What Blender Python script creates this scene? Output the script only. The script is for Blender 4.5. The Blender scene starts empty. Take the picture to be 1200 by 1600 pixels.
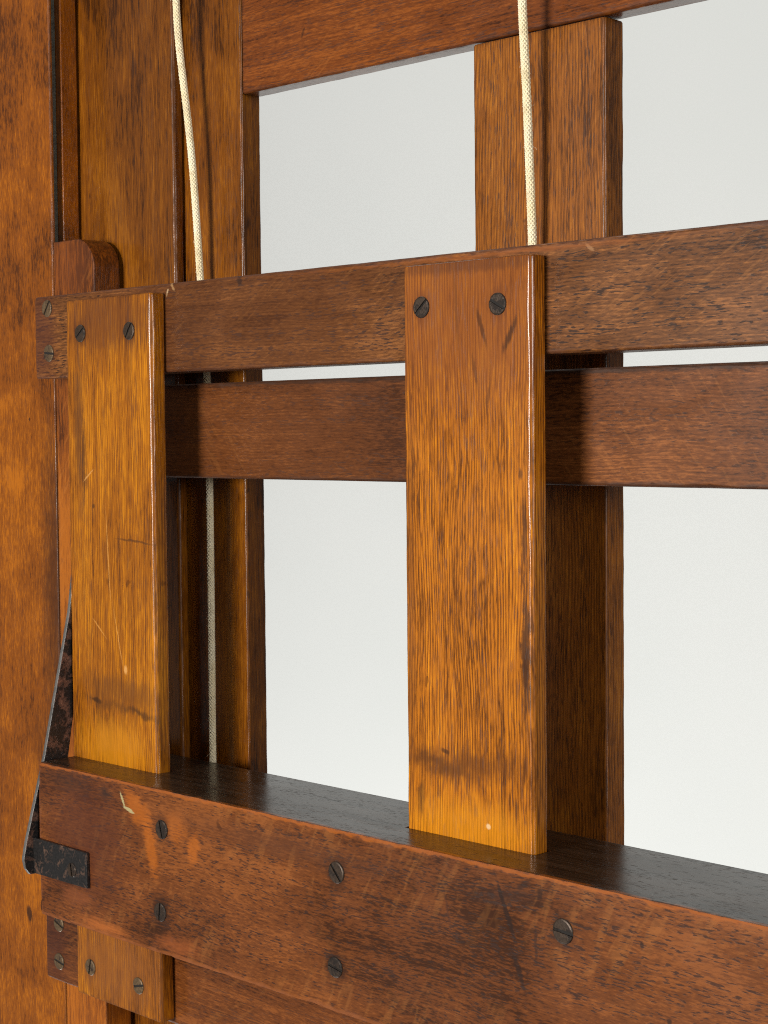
import bpy, math, random
from mathutils import Vector, Matrix, noise

# ------------------------------------------------------------------ camera
scene = bpy.context.scene
scene.cycles.use_adaptive_sampling = True; scene.cycles.adaptive_threshold = 0.012
scene.cycles.filter_width = 1.1; scene.cycles.use_denoising = False; scene.cycles.caustics_reflective = False; scene.cycles.caustics_refractive = False
scene.cycles.max_bounces = 6; scene.cycles.diffuse_bounces = 2; scene.cycles.glossy_bounces = 2
YAW, PITCH, ROLL = 0.77797, -0.04717, -0.00855
fw = Vector((-math.sin(YAW)*math.cos(PITCH), math.cos(YAW)*math.cos(PITCH), math.sin(PITCH)))
r0 = Vector((math.cos(YAW), math.sin(YAW), 0)); u0 = r0.cross(fw)
rr = r0*math.cos(ROLL) + u0*math.sin(ROLL); uu = -r0*math.sin(ROLL) + u0*math.cos(ROLL)
cd = bpy.data.cameras.new('camera'); cam = bpy.data.objects.new('camera', cd)
scene.collection.objects.link(cam); scene.camera = cam
m = Matrix((rr, uu, -fw)).transposed().to_4x4(); m.translation = Vector((0.50744, -0.5373, -0.07435))
cam.matrix_world = m
cd.sensor_fit = 'VERTICAL'; cd.sensor_height = 36; cd.lens = 2683.46/1600*36
cd.clip_start = 0.01; cd.clip_end = 60
cd.dof.use_dof = True; cd.dof.focus_distance = 0.74; cd.dof.aperture_fstop = 60

# ------------------------------------------------------------------ light
world = bpy.data.worlds.new('World'); scene.world = world; world.use_nodes = True
bgn = world.node_tree.nodes['Background']
bgn.inputs[0].default_value = (1.0, 0.985, 0.96, 1); bgn.inputs[1].default_value = 0.16

def area(name, loc, target, size, power, color=(1, 1, 1), shape='DISK'):
    l = bpy.data.lights.new(name, 'AREA'); l.shape = shape; l.size = size; l.energy = power; l.color = color
    o = bpy.data.objects.new(name, l); scene.collection.objects.link(o)
    o.location = loc
    o.rotation_euler = (Vector(target)-Vector(loc)).to_track_quat('-Z', 'Y').to_euler()
    return o
area('key_lamp', (-0.17, -2.0, 0.02), (-0.05, 0, -0.1), 0.62, 52, (1.0, 0.955, 0.88))
area('side_softbox', (2.8, -0.95, 0.30), (0, 0, -0.1), 0.8, 36, (1.0, 0.98, 0.95))
area('added_wall_fill_low', (-1.6, 0.0, -2.6), (-1.6, 1.7, 0.2), 1.0, 58, (1.0, 1.0, 0.97))  # unseen lamp added below to brighten the wall
area('added_wall_fill_high', (-1.6, 0.0, 2.5), (-1.6, 1.7, -0.2), 1.0, 20, (1.0, 1.0, 0.97))  # unseen lamp added above to even out the wall brightness

vs = scene.view_settings
scene.display_settings.display_device = 'sRGB'
vs.view_transform = 'Standard'; vs.look = 'None'; vs.exposure = 0.0; vs.gamma = 1.0; vs.use_curve_mapping = False

# ------------------------------------------------------------------ helpers
def srgb(r, g, b):
    f = lambda c: (c/255/12.92) if c <= 10 else ((c/255+0.055)/1.055)**2.4
    return (f(r), f(g), f(b), 1)

class NT:
    """small node-tree writer"""
    def __init__(s, name):
        s.mat = bpy.data.materials.new(name); s.mat.use_nodes = True
        s.t = s.mat.node_tree; s.t.nodes.clear()
        s.out = s.t.nodes.new('ShaderNodeOutputMaterial')
        s.bsdf = s.t.nodes.new('ShaderNodeBsdfPrincipled')
        s.t.links.new(s.bsdf.outputs[0], s.out.inputs[0])
    def put(s, sock, v):
        if isinstance(v, bpy.types.NodeSocket): s.t.links.new(v, sock)
        else: sock.default_value = v
    def math(s, op, a, b=0.0, c=None, clamp=False):
        n = s.t.nodes.new('ShaderNodeMath'); n.operation = op; n.use_clamp = clamp
        s.put(n.inputs[0], a); s.put(n.inputs[1], b)
        if c is not None: s.put(n.inputs[2], c)
        return n.outputs[0]
    def vec(s, op, a, b=(0, 0, 0), out=0):
        n = s.t.nodes.new('ShaderNodeVectorMath'); n.operation = op
        s.put(n.inputs[0], a)
        if op == 'SCALE': s.put(n.inputs[3], b)
        else: s.put(n.inputs[1], b)
        return n.outputs[out]
    def comb(s, x, y, z):
        n = s.t.nodes.new('ShaderNodeCombineXYZ')
        for i, v in enumerate((x, y, z)): s.put(n.inputs[i], v)
        return n.outputs[0]
    def sep(s, v):
        n = s.t.nodes.new('ShaderNodeSeparateXYZ'); s.put(n.inputs[0], v); return n.outputs
    def noise(s, v, scale=1.0, detail=2.0, rough=0.5, dist=0.0, color=False):
        n = s.t.nodes.new('ShaderNodeTexNoise'); s.put(n.inputs['Vector'], v)
        n.inputs['Scale'].default_value = scale; n.inputs['Detail'].default_value = detail
        n.inputs['Roughness'].default_value = rough; n.inputs['Distortion'].default_value = dist
        return n.outputs['Color' if color else 'Fac']
    def ramp(s, v, a, b, lo=0.0, hi=1.0, smooth=True):
        n = s.t.nodes.new('ShaderNodeMapRange'); n.interpolation_type = 'SMOOTHSTEP' if smooth else 'LINEAR'
        s.put(n.inputs[0], v); n.inputs[1].default_value = a; n.inputs[2].default_value = b
        n.inputs[3].default_value = lo; n.inputs[4].default_value = hi
        return n.outputs[0]
    def mix(s, f, a, b, mode='MIX'):
        n = s.t.nodes.new('ShaderNodeMix'); n.data_type = 'RGBA'; n.blend_type = mode
        s.put(n.inputs[0], f); s.put(n.inputs[6], a); s.put(n.inputs[7], b)
        return n.outputs[2]
    def bump(s, h, strength, dist, nrm=None):
        n = s.t.nodes.new('ShaderNodeBump'); n.inputs['Strength'].default_value = strength
        n.inputs['Distance'].default_value = dist; s.put(n.inputs['Height'], h)
        if nrm is not None: s.put(n.inputs['Normal'], nrm)
        return n.outputs[0]

def wood(name, axis, half, centre, seed, light, mid, dark, pore=0.6, ray=0.35, edge=None, edge_amt=0.5,
         edge_w=2.2, marks=(), rough=0.30, ray_ang=32, top_dark=None, mott=1.0, coat=0.3, streak=1.0, pore_len=0.16, ring=0.0, pitch=1.7, pore_f=1.35, ray_w=.42, ray_l=.055, ray_lo=.56, ray_hi=.68, mo_s=(.035, .035, .02), mo_d=4, po_lo=.56, speck=.5, fib=1.3, er=.3, gain=1.0, fine_s=(1.15, 1.15, .10)):
    """quarter-sawn oak; lengths in mm inside the tree. marks: (x, z, rx, rz, angle, colour, strength, wobble) in world mm on the front face"""
    G_ = lambda c: (c[0]*gain, c[1]*gain, c[2]*gain, 1)
    light, mid, dark = G_(light), G_(mid), G_(dark)
    n = NT(name)
    tc = n.t.nodes.new('ShaderNodeTexCoord').outputs['Object']
    mm = n.vec('SCALE', tc, 1000.0)
    px, py, pz = n.sep(mm)
    rnd = random.Random(seed)
    off = tuple(rnd.uniform(-900, 900) for _ in range(3))
    if axis == 'X': g = n.comb(pz, py, px)
    else: g = n.comb(px, py, pz)
    g = n.vec('ADD', g, off)
    # wavy fibres
    w = n.noise(n.vec('MULTIPLY', g, (.02, .02, .008)), 1, 2, color=True)
    w = n.vec('MULTIPLY', n.vec('SUBTRACT', w, (.5, .5, .5)), (8, 8, 0))
    gw = n.vec('ADD', g, w)
    st1 = n.noise(n.vec('MULTIPLY', gw, (1.0, 1.0, .018)), 1, 3, .6)
    st2 = n.noise(n.vec('MULTIPLY', gw, (.22, .22, .006)), 1, 3, .55)
    fine = n.noise(n.vec('MULTIPLY', gw, fine_s), 1, 2, .7)
    mo = n.noise(n.vec('MULTIPLY', g, mo_s), 1, mo_d, .55, .6)
    blot = n.noise(n.vec('MULTIPLY', g, (.011, .011, .007)), 1, 3, .5, .4)
    # value of the stain
    v = n.math('MULTIPLY_ADD', n.math('SUBTRACT', st1, .5), 0.9*streak, .5)
    v = n.math('MULTIPLY_ADD', n.math('SUBTRACT', st2, .5), 0.8*streak, v)
    v = n.math('MULTIPLY_ADD', n.math('SUBTRACT', fine, .5), fib, v)
    v = n.math('MULTIPLY_ADD', n.math('SUBTRACT', mo, .5), 0.85*mott, v)
    v = n.math('MULTIPLY_ADD', n.math('SUBTRACT', blot, .5), 1.3*mott, v)
    col = n.mix(n.ramp(v, .08, .5), dark, mid)
    col = n.mix(n.ramp(v, .48, .95), col, light)
    # medullary rays: short slanting flakes
    a = math.radians(ray_ang)
    gx, gy, gz = n.sep(gw)
    ru = n.math('ADD', n.math('MULTIPLY', gx, math.cos(a)), n.math('MULTIPLY', gz, -math.sin(a)))
    rv = n.math('ADD', n.math('MULTIPLY', gx, math.sin(a)), n.math('MULTIPLY', gz, math.cos(a)))
    rays = n.noise(n.comb(n.math('MULTIPLY', ru, ray_w), n.math('MULTIPLY', gy, .3), n.math('MULTIPLY', rv, ray_l)), 1, 2, .55, .5)
    rmask = n.ramp(n.noise(n.vec('MULTIPLY', g, (.025, .025, .012)), 1, 2), .42, .58)
    rays = n.math('MULTIPLY', n.ramp(rays, ray_lo, ray_hi), rmask)
    col = n.mix(n.math('MULTIPLY', rays, ray), col, n.mix(.25, light, (.8, .36, .10, 1)))
    if ring > 0:      # annual rings cut on the quarter: fine dark lines along the grain
        ph = n.math('MULTIPLY', n.math('MULTIPLY_ADD', gy, .85, gx), 2*math.pi/pitch)
        ph = n.math('MULTIPLY_ADD', n.noise(n.vec('MULTIPLY', g, (.06, .06, .012)), 1, 2), 15.0, ph)
        ph = n.math('MULTIPLY_ADD', n.noise(n.vec('MULTIPLY', g, (.35, .35, .02)), 1, 1), 4.0, ph)
        ln = n.ramp(n.math('SINE', ph), -.3, .75)
        brk = n.ramp(n.noise(n.vec('MULTIPLY', gw, (1.2, 1.2, .05)), 1, 1), .30, .60, .15, 1)
        ln = n.math('MULTIPLY', ln, brk)
        col = n.mix(n.math('MULTIPLY', ln, ring), col, (dark[0]*.95, dark[1]*.85, dark[2]*.5, 1))
    # open pores
    dens = n.ramp(n.noise(n.vec('MULTIPLY', gw, (.16, .16, .006)), 1, 2), .3, .7, .07, -.05)
    po = n.noise(n.vec('MULTIPLY', gw, (pore_f, pore_f, pore_len)), 1, 1.5, .5)
    po = n.math('ADD', po, n.math('MULTIPLY', dens, -1))
    po = n.ramp(po, po_lo, po_lo+.09)
    pd = (dark[0]*.5, dark[1]*.36, dark[2]*.2, 1)
    col = n.mix(n.math('MULTIPLY', po, pore), col, pd)
    # distance to nearest arris of the board
    hx, hy, hz = (h*1000 for h in half)
    dx = n.math('SUBTRACT', hx, n.math('ABSOLUTE', px)); dy = n.math('SUBTRACT', hy, n.math('ABSOLUTE', py)); dz = n.math('SUBTRACT', hz, n.math('ABSOLUTE', pz))
    mx = n.math('MAXIMUM', n.math('MAXIMUM', dx, dy), dz); mn = n.math('MINIMUM', n.math('MINIMUM', dx, dy), dz)
    d = n.math('SUBTRACT', n.math('SUBTRACT', n.math('ADD', n.math('ADD', dx, dy), dz), mx), mn)
    en = n.noise(n.vec('MULTIPLY', g, (.25, .25, .09)), 1, 4, .65)
    ew = n.math('ADD', d, n.math('MULTIPLY', n.math('SUBTRACT', en, .5), 7.0))
    ef = n.ramp(ew, edge_w, -.4)
    if edge is None: edge = (dark[0]*.6, dark[1]*.6, dark[2]*.6, 1)
    col = n.mix(n.math('MULTIPLY', ef, edge_amt), col, edge)
    # small knocks and specks
    sp = n.noise(n.vec('MULTIPLY', g, (.16, .16, .10)), 1, 2, .4)
    col = n.mix(n.ramp(sp, .735, .78, 0, speck), col, pd)
    # grimy top surface
    rough_v = n.math('ADD', n.math('MULTIPLY', n.math('SUBTRACT', mo, .5), .28), rough)
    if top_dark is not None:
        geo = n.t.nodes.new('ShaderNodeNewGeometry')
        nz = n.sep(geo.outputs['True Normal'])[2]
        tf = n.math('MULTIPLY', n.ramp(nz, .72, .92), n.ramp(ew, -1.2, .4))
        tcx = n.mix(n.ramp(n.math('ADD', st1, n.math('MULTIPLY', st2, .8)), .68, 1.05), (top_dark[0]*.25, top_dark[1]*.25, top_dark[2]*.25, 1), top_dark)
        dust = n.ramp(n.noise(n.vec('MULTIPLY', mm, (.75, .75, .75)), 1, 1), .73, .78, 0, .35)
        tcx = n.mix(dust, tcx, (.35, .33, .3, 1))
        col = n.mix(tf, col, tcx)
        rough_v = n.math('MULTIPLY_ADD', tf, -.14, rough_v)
    wz = n.noise(n.vec('MULTIPLY', mm, (.13, .13, .13)), 1, 4, .6, color=True)
    wx, wy, wzz = n.sep(n.vec('SUBTRACT', wz, (.5, .5, .5)))
    fine2 = n.noise(n.vec('MULTIPLY', gw, (1.3, 1.3, .06)), 1, 4, .75)
    front = n.ramp(py, -hy+3.0, -hy+2.0) if hy > 4 else None
    for mk in marks:
        (cx, cz, rx, rz, ang, c, s_, wob) = mk[:8]
        a = math.radians(ang)
        ax = n.math('MULTIPLY_ADD', wx, wob*2, n.math('SUBTRACT', px, cx-centre[0]*1000))
        az = n.math('MULTIPLY_ADD', wzz, wob*2, n.math('SUBTRACT', pz, cz-centre[2]*1000))
        ux = n.math('ADD', n.math('MULTIPLY', ax, math.cos(a)/rx), n.math('MULTIPLY', az, math.sin(a)/rx))
        uz = n.math('ADD', n.math('MULTIPLY', ax, -math.sin(a)/rz), n.math('MULTIPLY', az, math.cos(a)/rz))
        L = n.math('SQRT', n.math('ADD', n.math('MULTIPLY', ux, ux), n.math('MULTIPLY', uz, uz)))
        soft = mk[8] if len(mk) > 8 else .5
        L = n.math('MULTIPLY_ADD', n.math('SUBTRACT', fine2, .5), 1.9, L)
        f = n.ramp(L, 1.0+soft*.3, 1.0-soft)
        if front is not None: f = n.math('MULTIPLY', f, front)
        col = n.mix(n.math('MULTIPLY', f, s_), col, G_(c))
    n.put(n.bsdf.inputs['Base Color'], col)
    rough_v = n.math('MULTIPLY_ADD', ef, er, rough_v)
    n.put(n.bsdf.inputs['Roughness'], n.math('MULTIPLY_ADD', po, .2, rough_v))
    n.put(n.bsdf.inputs['Coat Weight'], n.math('MULTIPLY_ADD', ef, -coat*min(1, er*3), coat, clamp=True)); n.bsdf.inputs['Coat Roughness'].default_value = .12
    n.bsdf.inputs['Specular IOR Level'].default_value = .3
    h = n.math('MULTIPLY_ADD', po, -.55, n.math('MULTIPLY', fine, .35))
    n.put(n.bsdf.inputs['Normal'], n.bump(h, .13, .0004))
    return n.mat

def link(name, verts, faces, mat, parent=None, loc=(0, 0, 0), smooth=True, weighted=True):
    me = bpy.data.meshes.new(name); me.from_pydata(verts, [], faces); me.update()
    o = bpy.data.objects.new(name, me); scene.collection.objects.link(o)
    if mat: me.materials.append(mat)
    o.location = loc
    if parent is not None: o.parent = parent
    if smooth: me.polygons.foreach_set('use_smooth', [True]*len(me.polygons))
    if smooth and weighted:
        me.set_sharp_from_angle(angle=math.radians(36))
        wn = o.modifiers.new('wn', 'WEIGHTED_NORMAL'); wn.weight = 100; wn.mode = 'FACE_AREA'; wn.keep_sharp = True
    return o

def thing(name, label, cat, loc=(0, 0, 0)):
    o = bpy.data.objects.new(name, None); scene.collection.objects.link(o)
    o.location = loc; o.empty_display_size = .05; o['label'] = label; o['category'] = cat
    return o

def sweep(profile, radii, length, segs_len, rad_noise, seed, end_r):
    """profile: CCW polygon (a, b); swept along c in [-length/2, length/2]; rounded corners whose radius wanders; rounded ends"""
    N = len(profile); rnd = random.Random(seed); K = 4
    ns = max(2, int(length/segs_len)); so = rnd.uniform(0, 500)
    cs = [(-length/2, end_r), (-length/2+end_r*.3, end_r*.3), (-length/2+end_r, 0)]
    cs += [(-length/2+end_r+(length-2*end_r)*i/ns, 0) for i in range(1, ns)]
    cs += [(length/2-end_r, 0), (length/2-end_r*.3, end_r*.3), (length/2, end_r)]
    verts, faces = [], []
    per = None
    for (c, ins) in cs:
        ring = []
        for i in range(N):
            p = Vector(profile[i]); a = (Vector(profile[i-1])-p).normalized(); b = (Vector(profile[(i+1) % N])-p).normalized()
            cr = (-a).x*b.y-(-a).y*b.x
            nz = noise.noise(Vector((so+i*17.3, c*55, 0)))*.6+noise.noise(Vector((so+i*31.7, c*190, 4)))*.4
            nz2 = max(0, noise.noise(Vector((so+i*11.1, c*28, 9)))-.25)*2.2
            r = radii[i]*max(.35, 1+rad_noise*(nz+nz2))
            half = math.acos(max(-1, min(1, a.dot(b))))/2
            t = r/math.tan(half)
            # inset for the ends
            bis = (a+b).normalized()
            if cr > 0: q = p+bis*(ins/math.sin(half))
            else: q = p-bis*(ins/math.sin(half))
            s, e = q+a*t, q+b*t; cen = q+bis*(r/math.sin(half))
            for k in range(K):
                f = k/(K-1)
                d = ((s-cen).lerp(e-cen, f)).normalized()
                pt = cen+d*r
                ring.append((pt.x, pt.y, c))
        per = len(ring); verts += ring
    M = len(cs)
    for j in range(M-1):
        for i in range(per):
            i2 = (i+1) % per
            faces.append((j*per+i, j*per+i2, (j+1)*per+i2, (j+1)*per+i))
    faces.append(tuple(reversed(range(per)))); faces.append(tuple((M-1)*per+i for i in range(per)))
    return verts, faces

def board(name, parent, x, y, z, axis, seed, mat_kw, r=.0012, rn=.5, bow=0.0):
    c = ((x[0]+x[1])/2, (y[0]+y[1])/2, (z[0]+z[1])/2)
    h = ((x[1]-x[0])/2, (y[1]-y[0])/2, (z[1]-z[0])/2)
    if axis == 'Z': pa, pb, L = h[0], h[1], z[1]-z[0]
    else: pa, pb, L = h[1], h[2], x[1]-x[0]
    prof = [(-pa, -pb), (pa, -pb), (pa, pb), (-pa, pb)]
    rad = r if isinstance(r, (list, tuple)) else [r]*4
    vv, ff = sweep(prof, rad, L, .003, rn, seed, min(rad)*.9)
    if axis == 'X': vv = [(w, a, b) for a, b, w in vv]
    mat = wood('oak_'+name+'_%d' % seed, axis, h, c, seed, **mat_kw)
    o = link(name, vv, ff, mat, parent, c)
    return o

# ------------------------------------------------------------------ plain materials
def metal_mat(name, base, rust, seed, amount=.5, rough=.5, metallic=.6, bare_edge=None):
    n = NT(name)
    tc = n.t.nodes.new('ShaderNodeTexCoord').outputs['Object']
    oi = n.t.nodes.new('ShaderNodeObjectInfo').outputs['Random']
    mm = n.vec('ADD', n.vec('SCALE', tc, 1000.0), n.comb(n.math('MULTIPLY', oi, 300), seed*3.7, n.math('MULTIPLY', oi, 77)))
    a = n.noise(mm, .13, 3, .6, .8); b = n.noise(mm, .8, 2, .6)
    f = n.ramp(n.math('MULTIPLY_ADD', n.math('SUBTRACT', b, .5), .45, a), .58-amount*.25, .74-amount*.25)
    c1 = n.mix(n.ramp(b, .3, .75), (base[0]*.6, base[1]*.6, base[2]*.6, 1), base)
    c2 = n.mix(n.ramp(b, .35, .65), rust, (rust[0]*.4, rust[1]*.38, rust[2]*.38, 1))
    cc = n.mix(f, c1, c2)
    if bare_edge is not None:      # paint rubbed off the narrow front edge
        ny = n.sep(n.t.nodes.new('ShaderNodeNewGeometry').outputs['True Normal'])[1]
        cc = n.mix(n.math('MULTIPLY', n.ramp(ny, -.35, -.75), n.ramp(a, .3, .5, .55, 1)), cc, bare_edge)
    n.put(n.bsdf.inputs['Base Color'], cc)
    n.bsdf.inputs['Metallic'].default_value = metallic
    n.put(n.bsdf.inputs['Roughness'], n.math('MULTIPLY_ADD', f, .2, n.math('MULTIPLY_ADD', b, .2, rough-.1)))
    n.put(n.bsdf.inputs['Normal'], n.bump(n.math('ADD', a, n.math('MULTIPLY', f, -.3)), .5, .0004))
    return n.mat
M_screw = metal_mat('aged_bronze_screw', srgb(70, 55, 43), srgb(46, 33, 24), 1, .5, .45, .45)
M_brass = metal_mat('tarnished_brass_screw', srgb(116, 94, 68), srgb(74, 56, 42), 3, .5, .45, .45)
M_strap = metal_mat('black_painted_iron', srgb(44, 42, 42), srgb(112, 84, 68), 2, .16, .38, .35)
M_strap_arm = metal_mat('black_painted_iron_bare_edge', srgb(46, 44, 44), srgb(134, 98, 80), 8, .46, .4, .35, srgb(98, 96, 94))
M_slot = metal_mat('dark_screw_slot', srgb(22, 16, 12), srgb(30, 22, 16), 4, .3, .8, .0)  # near-black colour for the slot floor

# ------------------------------------------------------------------ backdrop
def wall_mat():
    n = NT('pale_grey_wall_paint')
    tc = n.t.nodes.new('ShaderNodeTexCoord').outputs['Object']
    a = n.noise(tc, 1.3, 3, .5); b = n.noise(tc, 160, 2, .5)
    n.put(n.bsdf.inputs['Base Color'], n.mix(n.ramp(a, .3, .7), srgb(224, 227, 226), srgb(229, 231, 230)))
    n.bsdf.inputs['Roughness'].default_value = .9
    n.put(n.bsdf.inputs['Normal'], n.bump(b, .1, .0006))
    return n.mat
w_ = link('wall', [(-6, 0, -2.6), (.5, 0, -2.6), (.5, 0, 3), (-6, 0, 3), (-6, .1, -2.6), (.5, .1, -2.6), (.5, .1, 3), (-6, .1, 3)],
          [(0, 1, 2, 3), (5, 4, 7, 6), (4, 0, 3, 7), (1, 5, 6, 2), (3, 2, 6, 7), (4, 5, 1, 0)], wall_mat(), None, (0, 1.7, 0), smooth=False)
w_['kind'] = 'structure'

# ------------------------------------------------------------------ easel frame (fixed uprights)
frame = thing('studio_easel', 'dark oak easel uprights and top crosspiece standing behind the slatted carriage', 'easel', (-0.1, 0.04, -0.62))
FO = Vector(frame.location)
carriage = thing('easel_carriage', 'sliding oak carriage with two upright slats, crossbars and thick bottom ledge', 'easel carriage', (-0.09, 0.0, -0.376))
CO = Vector(carriage.location)

def fboard(name, x, y, z, axis, seed, kw, **k):
    o = board(name, frame, x, y, z, axis, seed, kw, **k); o.location = Vector(o.location)-FO; return o
def cboard(name, x, y, z, axis, seed, kw, **k):
    o = board(name, carriage, x, y, z, axis, seed, kw, **k); o.location = Vector(o.location)-CO; return o

S = srgb
panel = dict(light=S(168, 100, 18), mid=S(130, 72, 12), dark=S(68, 35, 8))
brown = dict(light=S(142, 89, 44), mid=S(100, 60, 28), dark=S(50, 27, 12))
redbr = dict(light=S(136, 77, 33), mid=S(104, 56, 23), dark=S(60, 31, 13))
DK = S(34, 20, 12); GR = S(58, 34, 18)

# left post with a groove along its inner side
px0, px1 = -.400, -.2965
prof = [(px0, .018), (px1, .018), (px1, .0200), (px1-.006, .0200), (px1-.006, .0258), (px1, .0258), (px1, .0367), (px0, .0367)]
pc = ((px0+px1)/2, .02735, -.12)
vv, ff = sweep([(a-pc[0], b-pc[1]) for a, b in prof], [.001, .0009, .0004, .0004, .0004, .0004, .001, .001], 1.0, .004, .5, 11, .001)
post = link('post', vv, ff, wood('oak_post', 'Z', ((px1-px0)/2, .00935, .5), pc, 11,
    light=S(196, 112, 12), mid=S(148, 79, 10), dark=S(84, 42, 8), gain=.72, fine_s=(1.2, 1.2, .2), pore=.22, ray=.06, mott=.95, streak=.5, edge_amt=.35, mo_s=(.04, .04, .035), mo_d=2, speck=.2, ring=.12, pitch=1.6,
    marks=[(-299, -165, 15, 120, 0, S(64, 34, 16), .7, 5, .8), (-308, -268, 17, 40, 10, S(64, 34, 16), .6, 5, .8),  # first two marks paint soft shade beside slat and strap into the colour
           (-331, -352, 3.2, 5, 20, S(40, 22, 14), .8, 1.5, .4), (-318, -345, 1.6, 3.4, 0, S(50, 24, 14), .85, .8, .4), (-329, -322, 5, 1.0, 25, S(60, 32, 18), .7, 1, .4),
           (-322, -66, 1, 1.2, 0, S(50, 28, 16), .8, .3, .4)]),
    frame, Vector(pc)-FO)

M_track = metal_mat('dull_grey_track', srgb(92, 90, 80), srgb(80, 76, 66), 6, .0, .5, .5)
v, f = [], []
for zz in (-.5, .5):
    v += [(-.0004, -.0026, zz), (.0004, -.0026, zz), (.0004, .0026, zz), (-.0004, .0026, zz)]
f = [(0, 1, 5, 4), (1, 2, 6, 5), (2, 3, 7, 6), (3, 0, 4, 7), (3, 2, 1, 0), (4, 5, 6, 7)]
link('groove_track', v, f, M_track, post, Vector((px1-.0054, .0229, -.12))-Vector(pc), smooth=False)
board1 = fboard('panel_board', (-.312, -.2130), (.0380, .0445), (-.6, .36), 'Z', 12, dict(panel, gain=.66, pore=.3, ray=.05, mott=.95, edge_amt=.5, streak=.8, ring=.3, pitch=1.3, pore_len=.06, pore_f=1.8,
    marks=[(-247, 124, 1.1, 13, 0, S(62, 34, 16), .8, .8, .6)]), r=.0016)
stileL = fboard('stile', (-.238, -.1665), (.0452, .0582), (-.6, .36), 'Z', 13, dict(panel, gain=.7, er=.0, coat=.15, pore=.25, ray=.08, mott=1.2, edge_amt=.5, ring=.15, streak=.8), r=.0012)
stileM = fboard('stile', (-.0080, .0655), (.0450, .0581), (-.6, .0978), 'Z', 14, dict(er=.0, gain=.93, coat=.08, rough=.36, light=S(176, 108, 28), mid=S(140, 80, 20), dark=S(72, 39, 11), pore=.6, ray=.12, mott=.75, edge_amt=.4, pore_len=.14, pore_f=1.3, po_lo=.57, ring=.6, pitch=1.6, streak=.6), r=.0012)
topr = fboard('top_rail', (-.1662, .34), (.0456, .0580), (.0984, .24), 'X', 15, dict(gain=.82, fine_s=(1.3, 1.3, .24), light=S(148, 80, 26), mid=S(116, 59, 18), dark=S(64, 31, 11), pore=.5, ray=.2, mott=.8, edge_amt=.55, ring=.25, pitch=2.0, pore_f=1.6,
    marks=[(-120, 122, .9, 3.2, -30, S(40, 22, 12), .6, .8, .5)]), r=.0014)

# ------------------------------------------------------------------ carriage
halo = lambda x, z, s=.6, r=6.4: (x, z, r, r*1.25, 0, S(48, 27, 17), s, 1.2, .6)

railU = cboard('rail', (-.288, .34), (0.0, .0178), (-.0442, 0.0), 'X', 21, dict(brown, coat=.0, rough=.34, gain=1.0, fine_s=(1.3, 1.3, .24), pore=.9, po_lo=.575, ray=.2, mott=.95, streak=.8, ring=.35, pitch=1.6, pore_f=1.3, ray_w=.6, edge=S(78, 42, 24), edge_amt=.65, edge_w=2.0, pore_len=.21,
    marks=[(-120, -22, 130, 70, 0, S(84, 46, 22), .5, 8, .5), (-283, -22, 17, 30, 0, S(74, 38, 26), .7, 2, .6), (-168, -2, 3, .9, -50, S(170, 132, 88), .6, .8, .5), (-172, -4.5, 2, .7, 70, S(200, 170, 130), .6, .8, .5),
           (-117, -3, 2.4, 3.0, 0, S(44, 28, 22), .8, .8, .5), (92, -3.2, 3.0, .8, -35, S(160, 118, 80), .6, .8, .5), (40, -2.2, 120, 1.3, 0, S(150, 84, 34), .5, 1.0, .9)]), r=[.0012, .0012, .0010, .0012], rn=.7)
cross = cboard('crossbar', (-.2575, .34), (.0220, .0355), (-.0976, -.0494), 'X', 22, dict(coat=.0, rough=.34, gain=.92, fine_s=(1.3, 1.3, .24), light=S(146, 87, 42), mid=S(108, 61, 28), dark=S(60, 32, 15), pore=.6, ray=.15, mott=.85, edge_amt=.6, pore_len=.21, pore_f=1.4, po_lo=.585, ray_ang=-52, ray_w=.5, ray_l=.06, ring=.28, pitch=1.6, streak=.7,
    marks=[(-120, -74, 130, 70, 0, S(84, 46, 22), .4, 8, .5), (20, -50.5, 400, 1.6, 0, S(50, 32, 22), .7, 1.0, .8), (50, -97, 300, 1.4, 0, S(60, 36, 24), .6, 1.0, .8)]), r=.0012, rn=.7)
railL = cboard('rail', (-.288, .34), (0.0, .0178), (-.3755, -.3300), 'X', 23, dict(redbr, gain=.85, fine_s=(1.3, 1.3, .24), pore=.4, ray=.12, mott=.8, edge_amt=.5,
    marks=[(-283, -352, 18, 30, 0, S(74, 38, 26), .6, 2, .6)]), r=.0012, rn=.7)

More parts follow.
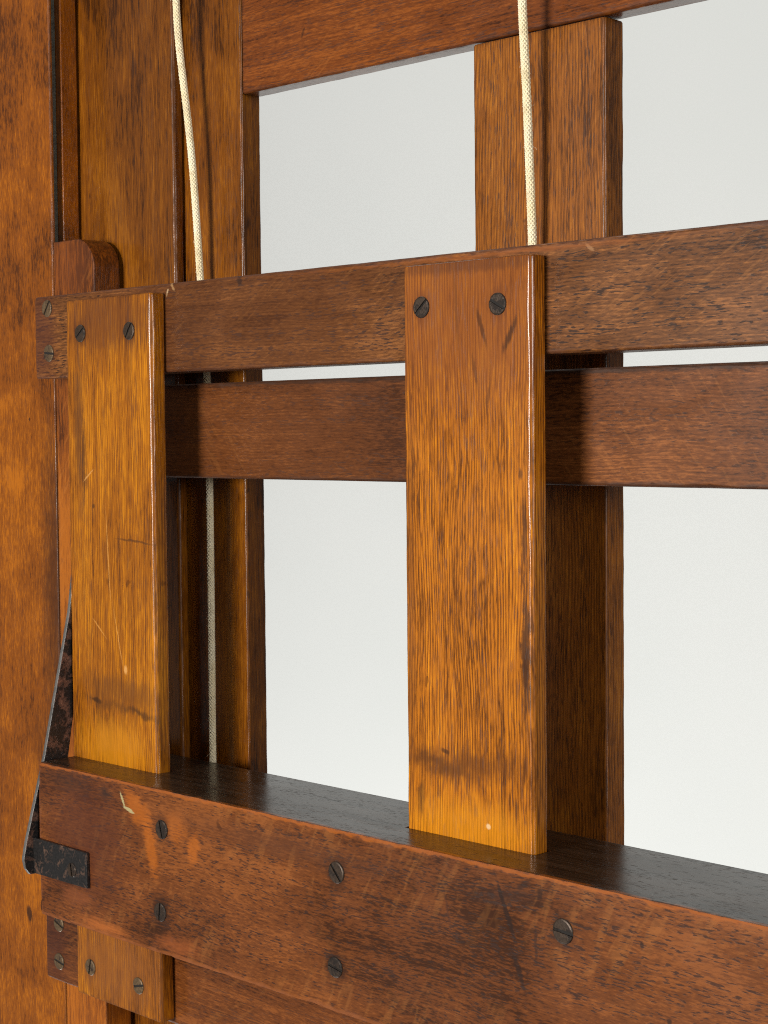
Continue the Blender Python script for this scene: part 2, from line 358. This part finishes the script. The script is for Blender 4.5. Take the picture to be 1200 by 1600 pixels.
# guide runner with a quarter-round top
def runner():
    x0, x1, y0, y1, z0, z1 = -.2958, -.2580, .0180, .0354, -.50, .0318
    c = ((x0+x1)/2, (y0+y1)/2, (z0+z1)/2)
    R_ = .0165
    out = [(x0, z0), (x1, z0)]
    nz = 60
    for i in range(1, nz): out.append((x1, z0+(z1-R_-z0)*i/nz))
    for i in range(13):
        a = math.pi/2*i/12; out.append((x1-R_+R_*math.cos(a), z1-R_+R_*math.sin(a)))
    for i in range(1, 6): out.append((x1-R_+(x0-x1+R_)*i/6, z1))
    out.append((x0, z1))
    for i in range(1, nz): out.append((x0, z1+(z0-z1)*i/nz))
    n_ = len(out); verts = []; faces = []
    b = .0010
    def inset(k):
        res = []
        for i in range(n_):
            p = Vector(out[i]); t = (Vector(out[(i+1) % n_])-Vector(out[i-1])).normalized()
            nn = Vector((-t.y, t.x)); res.append(p+nn*k)
        return res
    rings = [(y0, b), (y0+b*.3, b*.3), (y0+b, 0), (y1-b, 0), (y1-b*.3, b*.3), (y1, b)]
    for yy, k in rings:
        for p in inset(k): verts.append((p.x-c[0], yy-c[1], p.y-c[2]))
    for j in range(len(rings)-1):
        for i in range(n_):
            i2 = (i+1) % n_
            faces.append((j*n_+i, j*n_+i2, (j+1)*n_+i2, (j+1)*n_+i))
    faces.append(tuple(reversed(range(n_)))); faces.append(tuple((len(rings)-1)*n_+i for i in range(n_)))
    mat = wood('oak_runner', 'Z', ((x1-x0)/2, (y1-y0)/2, (z1-z0)/2), c, 24, **dict(panel, pore=.3, ray=.2, mott=1.1, edge_amt=.4,
        light=S(164, 92, 22), mid=S(126, 66, 16), dark=S(70, 35, 12), marks=[(-277, 18, 22, 17, 0, S(104, 54, 24), .4, 3, .6)]))
    return link('runner', verts, faces, mat, carriage, Vector(c)-CO)
runner()

slL = cboard('slat', (-.2458, -.1738), (-.0093, -.0003), (-.3724, -.0048), 'Z', 31, dict(er=.0, gain=.76, light=S(212, 132, 16), mid=S(168, 97, 14), dark=S(92, 49, 10), pore=.4, ray=.08, mott=.95, edge=S(74, 42, 16), edge_amt=.6, edge_w=1.6, streak=1.0, ring=.55, pitch=1.5, pore_f=1.5, pore_len=.08,
    marks=[halo(-233, -22.4), halo(-191.5, -23, .7), halo(-233.4, -356.3, .5), halo(-192, -357, .5),
           (-210, -16, 46, 20, 0, S(108, 60, 26), .7, 5, .7), (-236, -70, 5, 40, 0, S(92, 56, 28), .6, 3, .7), (-232, -90, 2.2, 26, 0, S(66, 40, 22), .6, 2, .7),
           (-208, -215, 36, 3.2, -4, S(80, 48, 20), .5, 5, .8), (-203, -207, 40, 9, -3, S(112, 66, 24), .6, 5, .7), (-186, -217, 14, 2.0, -8, S(70, 43, 19), .6, 4, .8), (-224, -213, 6, 1.5, 0, S(52, 32, 16), .7, 2, .6),
           (-210, -237, 34, 18, 0, S(226, 146, 22), .6, 4, .7),
           (-190, -129, 17, .7, -5, S(84, 50, 22), .7, 1.2, .6),
           (-212, -140, .45, 28, 4, S(226, 160, 76), .7, .8, .6), (-205, -178, .45, 16, 14, S(226, 160, 76), .7, .8, .6), (-221, -175, 8, .5, -40, S(226, 160, 76), .6, .8, .6), (-228, -96, 6, .5, 35, S(220, 160, 90), .7, .8, .5),
           (-199, -195, 1.4, 2.4, 0, S(232, 170, 96), .8, .5, .5), (-224, -112, 1.2, 1.6, 0, S(60, 36, 18), .7, .4, .4),
           (-210, -352, 46, 24, 0, S(140, 84, 40), .6, 3, .6)]),
    r=[.0010, .0021, .0014, .0010], rn=.4)
slC = cboard('slat', (0.0, .0702), (-.0093, -.0003), (-.3724, -.0048), 'Z', 32, dict(er=.0, gain=.9, light=S(222, 140, 20), mid=S(184, 107, 18), dark=S(90, 49, 12), pore=.5, ray=.06, mott=.5, edge=S(70, 38, 16), edge_amt=.6, edge_w=1.6, streak=.7, pore_len=.10, pore_f=1.4, ring=.78, pitch=1.5, po_lo=.58,
    marks=[halo(10.4, -22.6, .75), halo(52.6, -23.6, .8), (35, -24, 75, 56, 0, S(122, 66, 30), .72, 6, .7),
           (35, -7, 60, 3.5, 0, S(92, 52, 28), .6, 2, .7), (44, -33, 1.3, 9, 18, S(80, 44, 20), .8, 1, .5), (59, -36, 1.8, 8, -28, S(66, 38, 20), .85, 1, .5), (40, -50, 1.2, 8, 10, S(96, 54, 24), .7, 1.2, .5), (47, -62, 1.1, 9, -12, S(96, 54, 24), .6, 1.2, .5), (30, -24, .9, 22, 4, S(104, 62, 32), .5, 1.4, .6),
           (66.5, -165, 2.6, 34, 0, S(62, 38, 24), .85, 2.5, .6), (66, -118, 1.6, 22, 0, S(74, 44, 24), .7, 2, .6), (64, -92, 1.4, 3, 0, S(70, 42, 24), .7, 1, .6),
           (32, -214, 42, 8.0, 3, S(96, 54, 22), .7, 7, .8), (18, -215, 20, 4.0, 0, S(80, 46, 20), .5, 6, .8), (22, -209, 3, 1.2, -15, S(58, 34, 18), .75, .6, .5), (8, -232, 2.6, 9, 0, S(84, 50, 22), .75, 2.5, .5), (3, -150, 3, 90, 0, S(120, 70, 28), .5, 3, .7),
           (35, -240, 44, 14, 0, S(222, 144, 22), .5, 4, .8), (46, -237.5, 1.3, 1.3, 0, S(238, 206, 160), .7, .9, .5), (61, -229, 1.3, 6, 0, S(70, 40, 20), .6, 1, .6)]),
    r=[.0010, .0019, .0012, .0010], rn=.4)

# ledge: a thick dark-topped box with two slots that the slats run through
LX0, LX1, LY0, LY1, LZ0, LZ1 = -.2440, .34, -.0324, .0293, -.3248, -.2451
def ledge():
    c = ((LX0+LX1)/2, (LY0+LY1)/2, (LZ0+LZ1)/2)
    sl = [(-.2438, -.1730), (-.0016, .0712)]; sy = (-.0097, .0003)
    xs = [LX0, LX0+.0012]; x = LX0+.0012
    cuts = [sl[0][1], sl[1][0], sl[1][1]]
    step = .004
    allx = set([LX0, LX1]+cuts)
    k = LX0+step
    while k < LX1-.002:
        if all(abs(k-q) > .0015 for q in cuts): allx.add(round(k, 5))
        k += step
    xs = sorted(allx)
    ys = [LY0, LY0+.006, sy[0], sy[1], LY1]
    import bmesh
    bm = bmesh.new(); cache = {}
    def V(p):
        kx = tuple(round(q, 6) for q in p)
        if kx not in cache: cache[kx] = bm.verts.new(kx)
        return cache[kx]
    def inslot(xm, ym):
        return sy[0] < ym < sy[1] and any(a-.0005 < xm < b for a, b in [(LX0, sl[0][1]), sl[1]])
    nx, ny = len(xs)-1, len(ys)-1
    cell = lambda i, j: 0 <= i < nx and 0 <= j < ny and not inslot((xs[i]+xs[i+1])/2, (ys[j]+ys[j+1])/2)
    zs = [LZ0, LZ0+.02, LZ0+.04, LZ0+.06, LZ1]
    for i in range(nx):
        for j in range(ny):
            if not cell(i, j): continue
            x0, x1, y0, y1 = xs[i], xs[i+1], ys[j], ys[j+1]
            bm.faces.new([V((x0, y0, LZ1)), V((x1, y0, LZ1)), V((x1, y1, LZ1)), V((x0, y1, LZ1))])
            bm.faces.new([V((x0, y1, LZ0)), V((x1, y1, LZ0)), V((x1, y0, LZ0)), V((x0, y0, LZ0))])
            for (a, b, di, dj) in (((x0, y0), (x1, y0), 0, -1), ((x1, y0), (x1, y1), 1, 0), ((x1, y1), (x0, y1), 0, 1), ((x0, y1), (x0, y0), -1, 0)):
                if not cell(i+di, j+dj):
                    for q in range(4):
                        bm.faces.new([V((a[0], a[1], zs[q])), V((b[0], b[1], zs[q])), V((b[0], b[1], zs[q+1])), V((a[0], a[1], zs[q+1]))])
    eps = 1e-5
    sel = [e for e in bm.edges if all(abs(v.co.y-LY0) < eps for v in e.verts) and (all(abs(v.co.z-LZ1) < eps for v in e.verts) or all(abs(v.co.z-LZ0) < eps for v in e.verts) or all(abs(v.co.x-LX0) < eps for v in e.verts))]
    bmesh.ops.bevel(bm, geom=sel, offset=.0011, segments=3, profile=.5, affect='EDGES')
    sel = [e for e in bm.edges if all(abs(v.co.z-LZ1) < eps for v in e.verts) and all(abs(v.co.y-LY1) < eps for v in e.verts)]
    bmesh.ops.bevel(bm, geom=sel, offset=.001, segments=2, profile=.5, affect='EDGES')
    for v in bm.verts:   # worn, knocked front arrises
        if v.co.y < LY0+.0014:
            for zz, sg in ((LZ1, -1), (LZ0, 1)):
                if abs(v.co.z-zz) < .0014:
                    q = noise.noise(Vector((v.co.x*40, 3, sg)))*.6+noise.noise(Vector((v.co.x*150, 8, sg)))*.5
                    q = max(0, q)*.0016
                    v.co.z += sg*q*.6; v.co.y += q*.6
    bm.normal_update()
    verts = [(v.co.x-c[0], v.co.y-c[1], v.co.z-c[2]) for v in bm.verts]
    bm.verts.index_update()
    faces = [tuple(v.index for v in f.verts) for f in bm.faces]
    bm.free()
    OR = S(190, 102, 24)
    marks = [(-205, -277, 42, 40, 0, S(84, 44, 30), .6, 5, .8), (-218, -252, 26, 6, 0, S(56, 36, 28), .5, 4, .8), (-186, -253, 6, 4, 0, S(48, 34, 30), .75, 3, .7),
        (-212, -309, 16, 6, 0, S(142, 80, 44), .45, 3, .8),
        (-160, -258, 14, 7, -35, OR, .5, 5, .5), (-150, -276, 5, 14, 12, OR, .5, 4, .5), (-131, -262, 10, 8, 0, OR, .35, 5, .6), (-118, -270, 5, 8, -10, OR, .42, 4, .5),
        (-190, -321, 24, 4, 0, S(176, 98, 42), .65, 3, .9), (-130, -319, 20, 5, 0, S(160, 86, 40), .5, 4, .9),
        halo(-141.2, -264.2, .6), halo(-143.2, -304.6, .8, 8), halo(-20.4, -263.7, .7, 7.5), halo(-21.8, -305.3, .75, 7), halo(103.5, -264.5, .5),
        (-60, -258, 90, 7, 0, S(84, 50, 32), .45, 5, .9), (74, -257, 22, 4, 10, S(58, 36, 28), .6, 3, .9),
        (75, -262, 1.3, 15, 22, S(44, 28, 22), .85, 1.6, .5, -1.4), (81, -284, 1.5, 10, 24, S(44, 28, 22), .8, 1.4, .5, -1.2), (90, -272, 1.1, 9, 2, S(52, 32, 24), .7, 1.6, .6, -.8), (84, -250, 6, 1.6, 40, S(46, 30, 24), .75, 1.2, .6, -.6), (92, -252, 1.5, 3, -10, S(48, 30, 24), .7, 1, .6),
        (44, -268, .8, 9, 14, S(70, 40, 28), .6, 1.4, .6), (49, -278, .8, 3, 12, S(60, 36, 26), .7, .8, .6), (-17, -284, 1.4, 1.0, 0, S(60, 34, 24), .7, .8, .6), (140, -262, 1.0, 1.6, 0, S(40, 26, 20), .8, .5, .5), (152, -288, 1.2, 1.6, 0, S(40, 26, 20), .8, .5, .5), (92, -306, 1.6, 6, 0, S(70, 40, 28), .6, 1.2, .6),
        (20, -245.8, 400, 1.1, 0, S(170, 90, 20), .6, 2.4, .6), (-30, -324, 300, 1.3, 0, S(150, 84, 34), .4, 1.6, .6),
        (-172.3, -254.2, .9, 4.4, 28, S(170, 156, 112), .95, .5, .3, .8), (-167.2, -258.6, 4.6, 1.1, -14, S(172, 158, 114), .95, .5, .3, .8)]
    mat = wood('oak_ledge', 'X', ((LX1-LX0)/2, (LY1-LY0)/2, (LZ1-LZ0)/2), c, 41, **dict(redbr, gain=.86, fine_s=(1.3, 1.3, .24), pore=.8, po_lo=.58, ray=.2, mott=1.25, ray_w=.22, ray_l=.05, ray_lo=.48, ray_hi=.66, pore_f=1.4, pore_len=.24, edge=S(112, 60, 32), edge_amt=.4, ray_ang=62, rough=.38, coat=.0,
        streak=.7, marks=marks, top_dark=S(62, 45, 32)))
    return link('ledge', verts, faces, mat, carriage, Vector(c)-CO)
led = ledge()

# ------------------------------------------------------------------ screws: slotted countersunk heads let into the wood
def screw_mesh(rad, dome, slot_w, slot_d):
    """disc facing -Y, origin at the wood surface; slot along X"""
    verts, faces = [], []
    rows = 28; cols = 20
    prof = [(1.0, .0006), (1.0, -dome*.25), (.95, -dome*.62), (.84, -dome*.86)]
    # two half heads either side of the slot, built as rings of clipped points
    for sgn in (1, -1):
        base = len(verts); A = 18
        th0 = math.asin(slot_w/2/rad)
        angs = [th0+(math.pi-2*th0)*i/A for i in range(A+1)]
        for (f, yy) in prof:
            for a in angs:
                x, z = rad*f*math.cos(a), rad*f*math.sin(a)
                z = max(z, slot_w/2)
                verts.append((x*1.0, yy, sgn*z))
        n_ = A+1
        for j in range(len(prof)-1):
            for i in range(A):
                q = (base+j*n_+i, base+j*n_+i+1, base+(j+1)*n_+i+1, base+(j+1)*n_+i)
                faces.append(q if sgn < 0 else tuple(reversed(q)))
        j = len(prof)-1
        top = tuple(base+j*n_+i for i in range(n_))
        faces.append(top if sgn < 0 else tuple(reversed(top)))
        # slot wall
        e = [base+j2*n_ for j2 in range(len(prof))]+[base+j2*n_+A for j2 in reversed(range(len(prof)))]
        b2 = len(verts)
        w = tuple(e)
        faces.append(w if sgn > 0 else tuple(reversed(w)))
    # slot floor
    b = len(verts)
    for x, z in ((-rad*.98, -slot_w/2), (rad*.98, -slot_w/2), (rad*.98, slot_w/2), (-rad*.98, slot_w/2)):
        verts.append((x, -.00003, z))
    faces.append((b, b+1, b+2, b+3))
    me = bpy.data.meshes.new('screw'); me.from_pydata(verts, [], faces); me.update()
    me.materials.append(None)
    me.materials.append(M_slot); me.polygons[len(me.polygons)-1].material_index = 1
    return me
SM = screw_mesh(.00455, .00075, .0012, .0010)
SM_b = SM.copy()
SM.materials[0] = M_screw; SM_b.materials[0] = M_brass
def screw(parent, x, y, z, ang, me=SM, sc=1.0):
    o = bpy.data.objects.new('screw', me); scene.collection.objects.link(o)
    o.parent = parent
    wl = Vector((x, y, z)); p = parent
    while p is not None: wl -= Vector(p.location); p = p.parent
    o.location = wl; o.rotation_euler = (0, math.radians(ang), 0); o.scale = (sc, 1, sc)
    return o
ys = -.0094
screw(slC, .0104, ys, -.0226, -42); screw(slC, .0526, ys, -.0236, 28)
screw(slL, -.2330, ys, -.0224, -38); screw(slL, -.1915, ys, -.0230, -55)
screw(slL, -.2334, ys, -.3563, -78, SM_b, .95); screw(slL, -.1920, ys, -.3570, -15, SM_b, .95)
screw(railU, -.2761, -.0001, -.0067, -55, SM_b); screw(railU, -.2752, -.0001, -.0309, 5, SM_b)
screw(railL, -.2752, -.0001, -.3431, 20, SM_b); screw(railL, -.2755, -.0001, -.3643, 10, SM_b)
yl = LY0-.0001
screw(led, -.1412, yl, -.2642, 75); screw(led, -.1432, yl, -.3046, -85); screw(led, -.0204, yl, -.2637, 48, sc=1.05); screw(led, -.0218, yl, -.3053, 10); screw(led, .1035, yl, -.2645, 5, sc=1.08)

# ------------------------------------------------------------------ iron strap round the end of the ledge
def prism(poly, t0, t1, axis, bev=.0005):
    import bmesh
    bm = bmesh.new()
    P = lambda a, b, t: (t, a, b) if axis == 'X' else (a, t, b)
    vs0 = [bm.verts.new(P(a, b, t0)) for a, b in poly]; vs1 = [bm.verts.new(P(a, b, t1)) for a, b in poly]
    bm.faces.new(vs0); bm.faces.new(list(reversed(vs1)))
    n_ = len(poly)
    for i in range(n_): bm.faces.new([vs0[i], vs1[i], vs1[(i+1) % n_], vs0[(i+1) % n_]])
    bmesh.ops.recalc_face_normals(bm, faces=bm.faces)
    bmesh.ops.bevel(bm, geom=list(bm.edges), offset=bev, segments=2, profile=.5, affect='EDGES')
    v = [tuple(q.co) for q in bm.verts]; bm.verts.index_update()
    f = [tuple(q.index for q in fc.verts) for fc in bm.faces]; bm.free()
    return v, f
SX = -.2462
arm = [(.0060, -.1000), (.0005, -.1000), (-.0090, -.1680), (-.0262, -.2430), (-.0385, -.2870), (-.0402, -.2955), (-.0392, -.3005), (-.0366, -.3040), (-.0325, -.3042), (-.0240, -.2980), (-.0110, -.2430), (.0040, -.1560), (.0160, -.1020)]
# keep the strap wholly on the outside of slat and ledge
o_ = Vector((SX-.0012, -.03, -.2))
v, f = prism([(a-o_.y, b-o_.z) for a, b in arm], -.0024, .0002, 'X', .0006)
strap = link('iron_strap', v, f, M_strap_arm, carriage, o_-CO)
strap['label'] = 'black painted iron strap with rust showing through'
pl = [(SX-.0012, -.2848), (-.2003, -.2852), (-.2000, -.3034), (SX-.0012, -.3036)]
o2 = Vector((-.223, LY0-.001, -.294))
v, f = prism([(a-o2.x, b-o2.z) for a, b in pl], -.0011, .0009, 'Y', .0004)
plate = link('strap_plate', v, f, M_strap, strap, o2-o_)
screw(plate, -.2127, LY0-.0021, -.2959, 78, SM, .82)

# ------------------------------------------------------------------ ropes: braided cotton
def rope_mat():
    n = NT('braided_cotton')
    tc = n.t.nodes.new('ShaderNodeTexCoord').outputs['Object']
    a = n.noise(tc, 60, 3, .6); b = n.noise(tc, 2600, 2, .6)
    c = n.mix(n.ramp(a, .3, .7), S(236, 222, 184), S(246, 238, 212))
    c = n.mix(n.ramp(b, .35, .7, 0, .35), c, S(196, 174, 130))
    c = n.mix(n.ramp(n.noise(tc, 180, 4, .7), .48, .72, 0, .5), c, S(178, 158, 120))
    n.put(n.bsdf.inputs['Base Color'], c); n.bsdf.inputs['Roughness'].default_value = .9
    n.bsdf.inputs['Sheen Weight'].default_value = .15
    n.bsdf.inputs['Specular IOR Level'].default_value = .15
    n.put(n.bsdf.inputs['Normal'], n.bump(b, .4, .0003))
    return n.mat
M_rope = rope_mat()
def rope(pts, label, seed):
    P = [Vector(p)/1000 for p in pts]
    # dense centre line
    line = []
    for i in range(len(P)-1):
        p0 = P[max(i-1, 0)]; p1 = P[i]; p2 = P[i+1]; p3 = P[min(i+2, len(P)-1)]
        m_ = max(2, int((p2-p1).length/.0007))
        for k in range(m_):
            t = k/m_
            line.append(.5*((2*p1)+(-p0+p2)*t+(2*p0-5*p1+4*p2-p3)*t*t+(-p0+3*p1-3*p2+p3)*t**3))
    line.append(P[-1]); n_ = len(line)
    T = [(line[min(i+1, n_-1)]-line[max(i-1, 0)]).normalized() for i in range(n_)]
    U = [Vector((1, 0, 0)) for _ in T]
    U = [(u-t*u.dot(t)).normalized() for u, t in zip(U, T)]; W = [t.cross(u) for t, u in zip(T, U)]
    org = line[-1].copy()
    verts, faces = [], []
    def tube(path, frames, r, k):
        b = len(verts)
        for c, (u, w) in zip(path, frames):
            for q in range(k):
                a = 2*math.pi*q/k; verts.append(tuple(c+u*(r*math.cos(a))+w*(r*math.sin(a))-org))
        for i in range(len(path)-1):
            for q in range(k):
                faces.append((b+i*k+q, b+i*k+(q+1) % k, b+(i+1)*k+(q+1) % k, b+(i+1)*k+q))
        faces.append(tuple(b+q for q in reversed(range(k)))); faces.append(tuple(b+(len(path)-1)*k+q for q in range(k)))
    tube(line, list(zip(U, W)), .00138, 8)
    s = [0]
    for i in range(1, n_): s.append(s[-1]+(line[i]-line[i-1]).length)
    pitch = .0115
    for sgn in (1, -1):
        for j in range(6):
            path, fr = [], []
            for i in range(n_):
                th = sgn*2*math.pi*s[i]/pitch+2*math.pi*j/6
                R_ = .00140+.00016*math.cos(th*6+ (0 if sgn > 0 else math.pi))
                d = U[i]*math.cos(th)+W[i]*math.sin(th)
                path.append(line[i]+d*R_); fr.append((d, T[i].cross(d)))
            tube(path, fr, .00052, 5)
    rnd = random.Random(seed)
    for _ in range(int(s[-1]*160)):    # loose fibres
        i = rnd.randrange(2, n_-2); th = rnd.uniform(0, 6.28)
        d = U[i]*math.cos(th)+W[i]*math.sin(th); p = line[i]+d*.0019
        q = T[i]*rnd.uniform(-1, 1)+d*rnd.uniform(.2, 1)
        L = rnd.uniform(.0008, .0024)
        path = [p, p+q*L*.5+d*.0002, p+q*L+T[i]*rnd.uniform(-.0006, .0006)]
        tube(path, [(U[i], W[i])]*3, .00006, 3)
    o = link('rope', verts, faces, M_rope, None, org, weighted=False)
    o['label'] = label; o['category'] = 'rope'; o['group'] = 'cotton ropes of the easel'
    return o
rope([(-197.0, 24.5, 300), (-198.4, 27.5, 200), (-198.1, 29, 148.9), (-197.9, 30.1, 129.4), (-196.7, 31.1, 113), (-194.4, 32.4, 89.8), (-192.7, 33.7, 66.8), (-191.8, 35.4, 37.2), (-191.4, 37.2, 4.9), (-189.2, 39.1, -49), (-188.6, 39.2, -102.6), (-188.6, 39.2, -149.6), (-188.7, 39.2, -183), (-189, 39.2, -247), (-189, 39.2, -330)],
     'cream braided rope hanging behind the narrow left-hand slat, running down past the crossbar', 5)
rope([(32.8, 27, 260), (32.6, 30, 150), (32.5, 31, 107.8), (32.2, 32.5, 89.3), (32.4, 33.8, 67.8), (32.3, 36.2, 27.4), (32.1, 37.5, 5.2), (32.0, 38.5, -30), (32.0, 39.2, -60), (32.0, 39.2, -90)],
     'cream braided rope dropping behind the upper rail above the middle slat', 6)
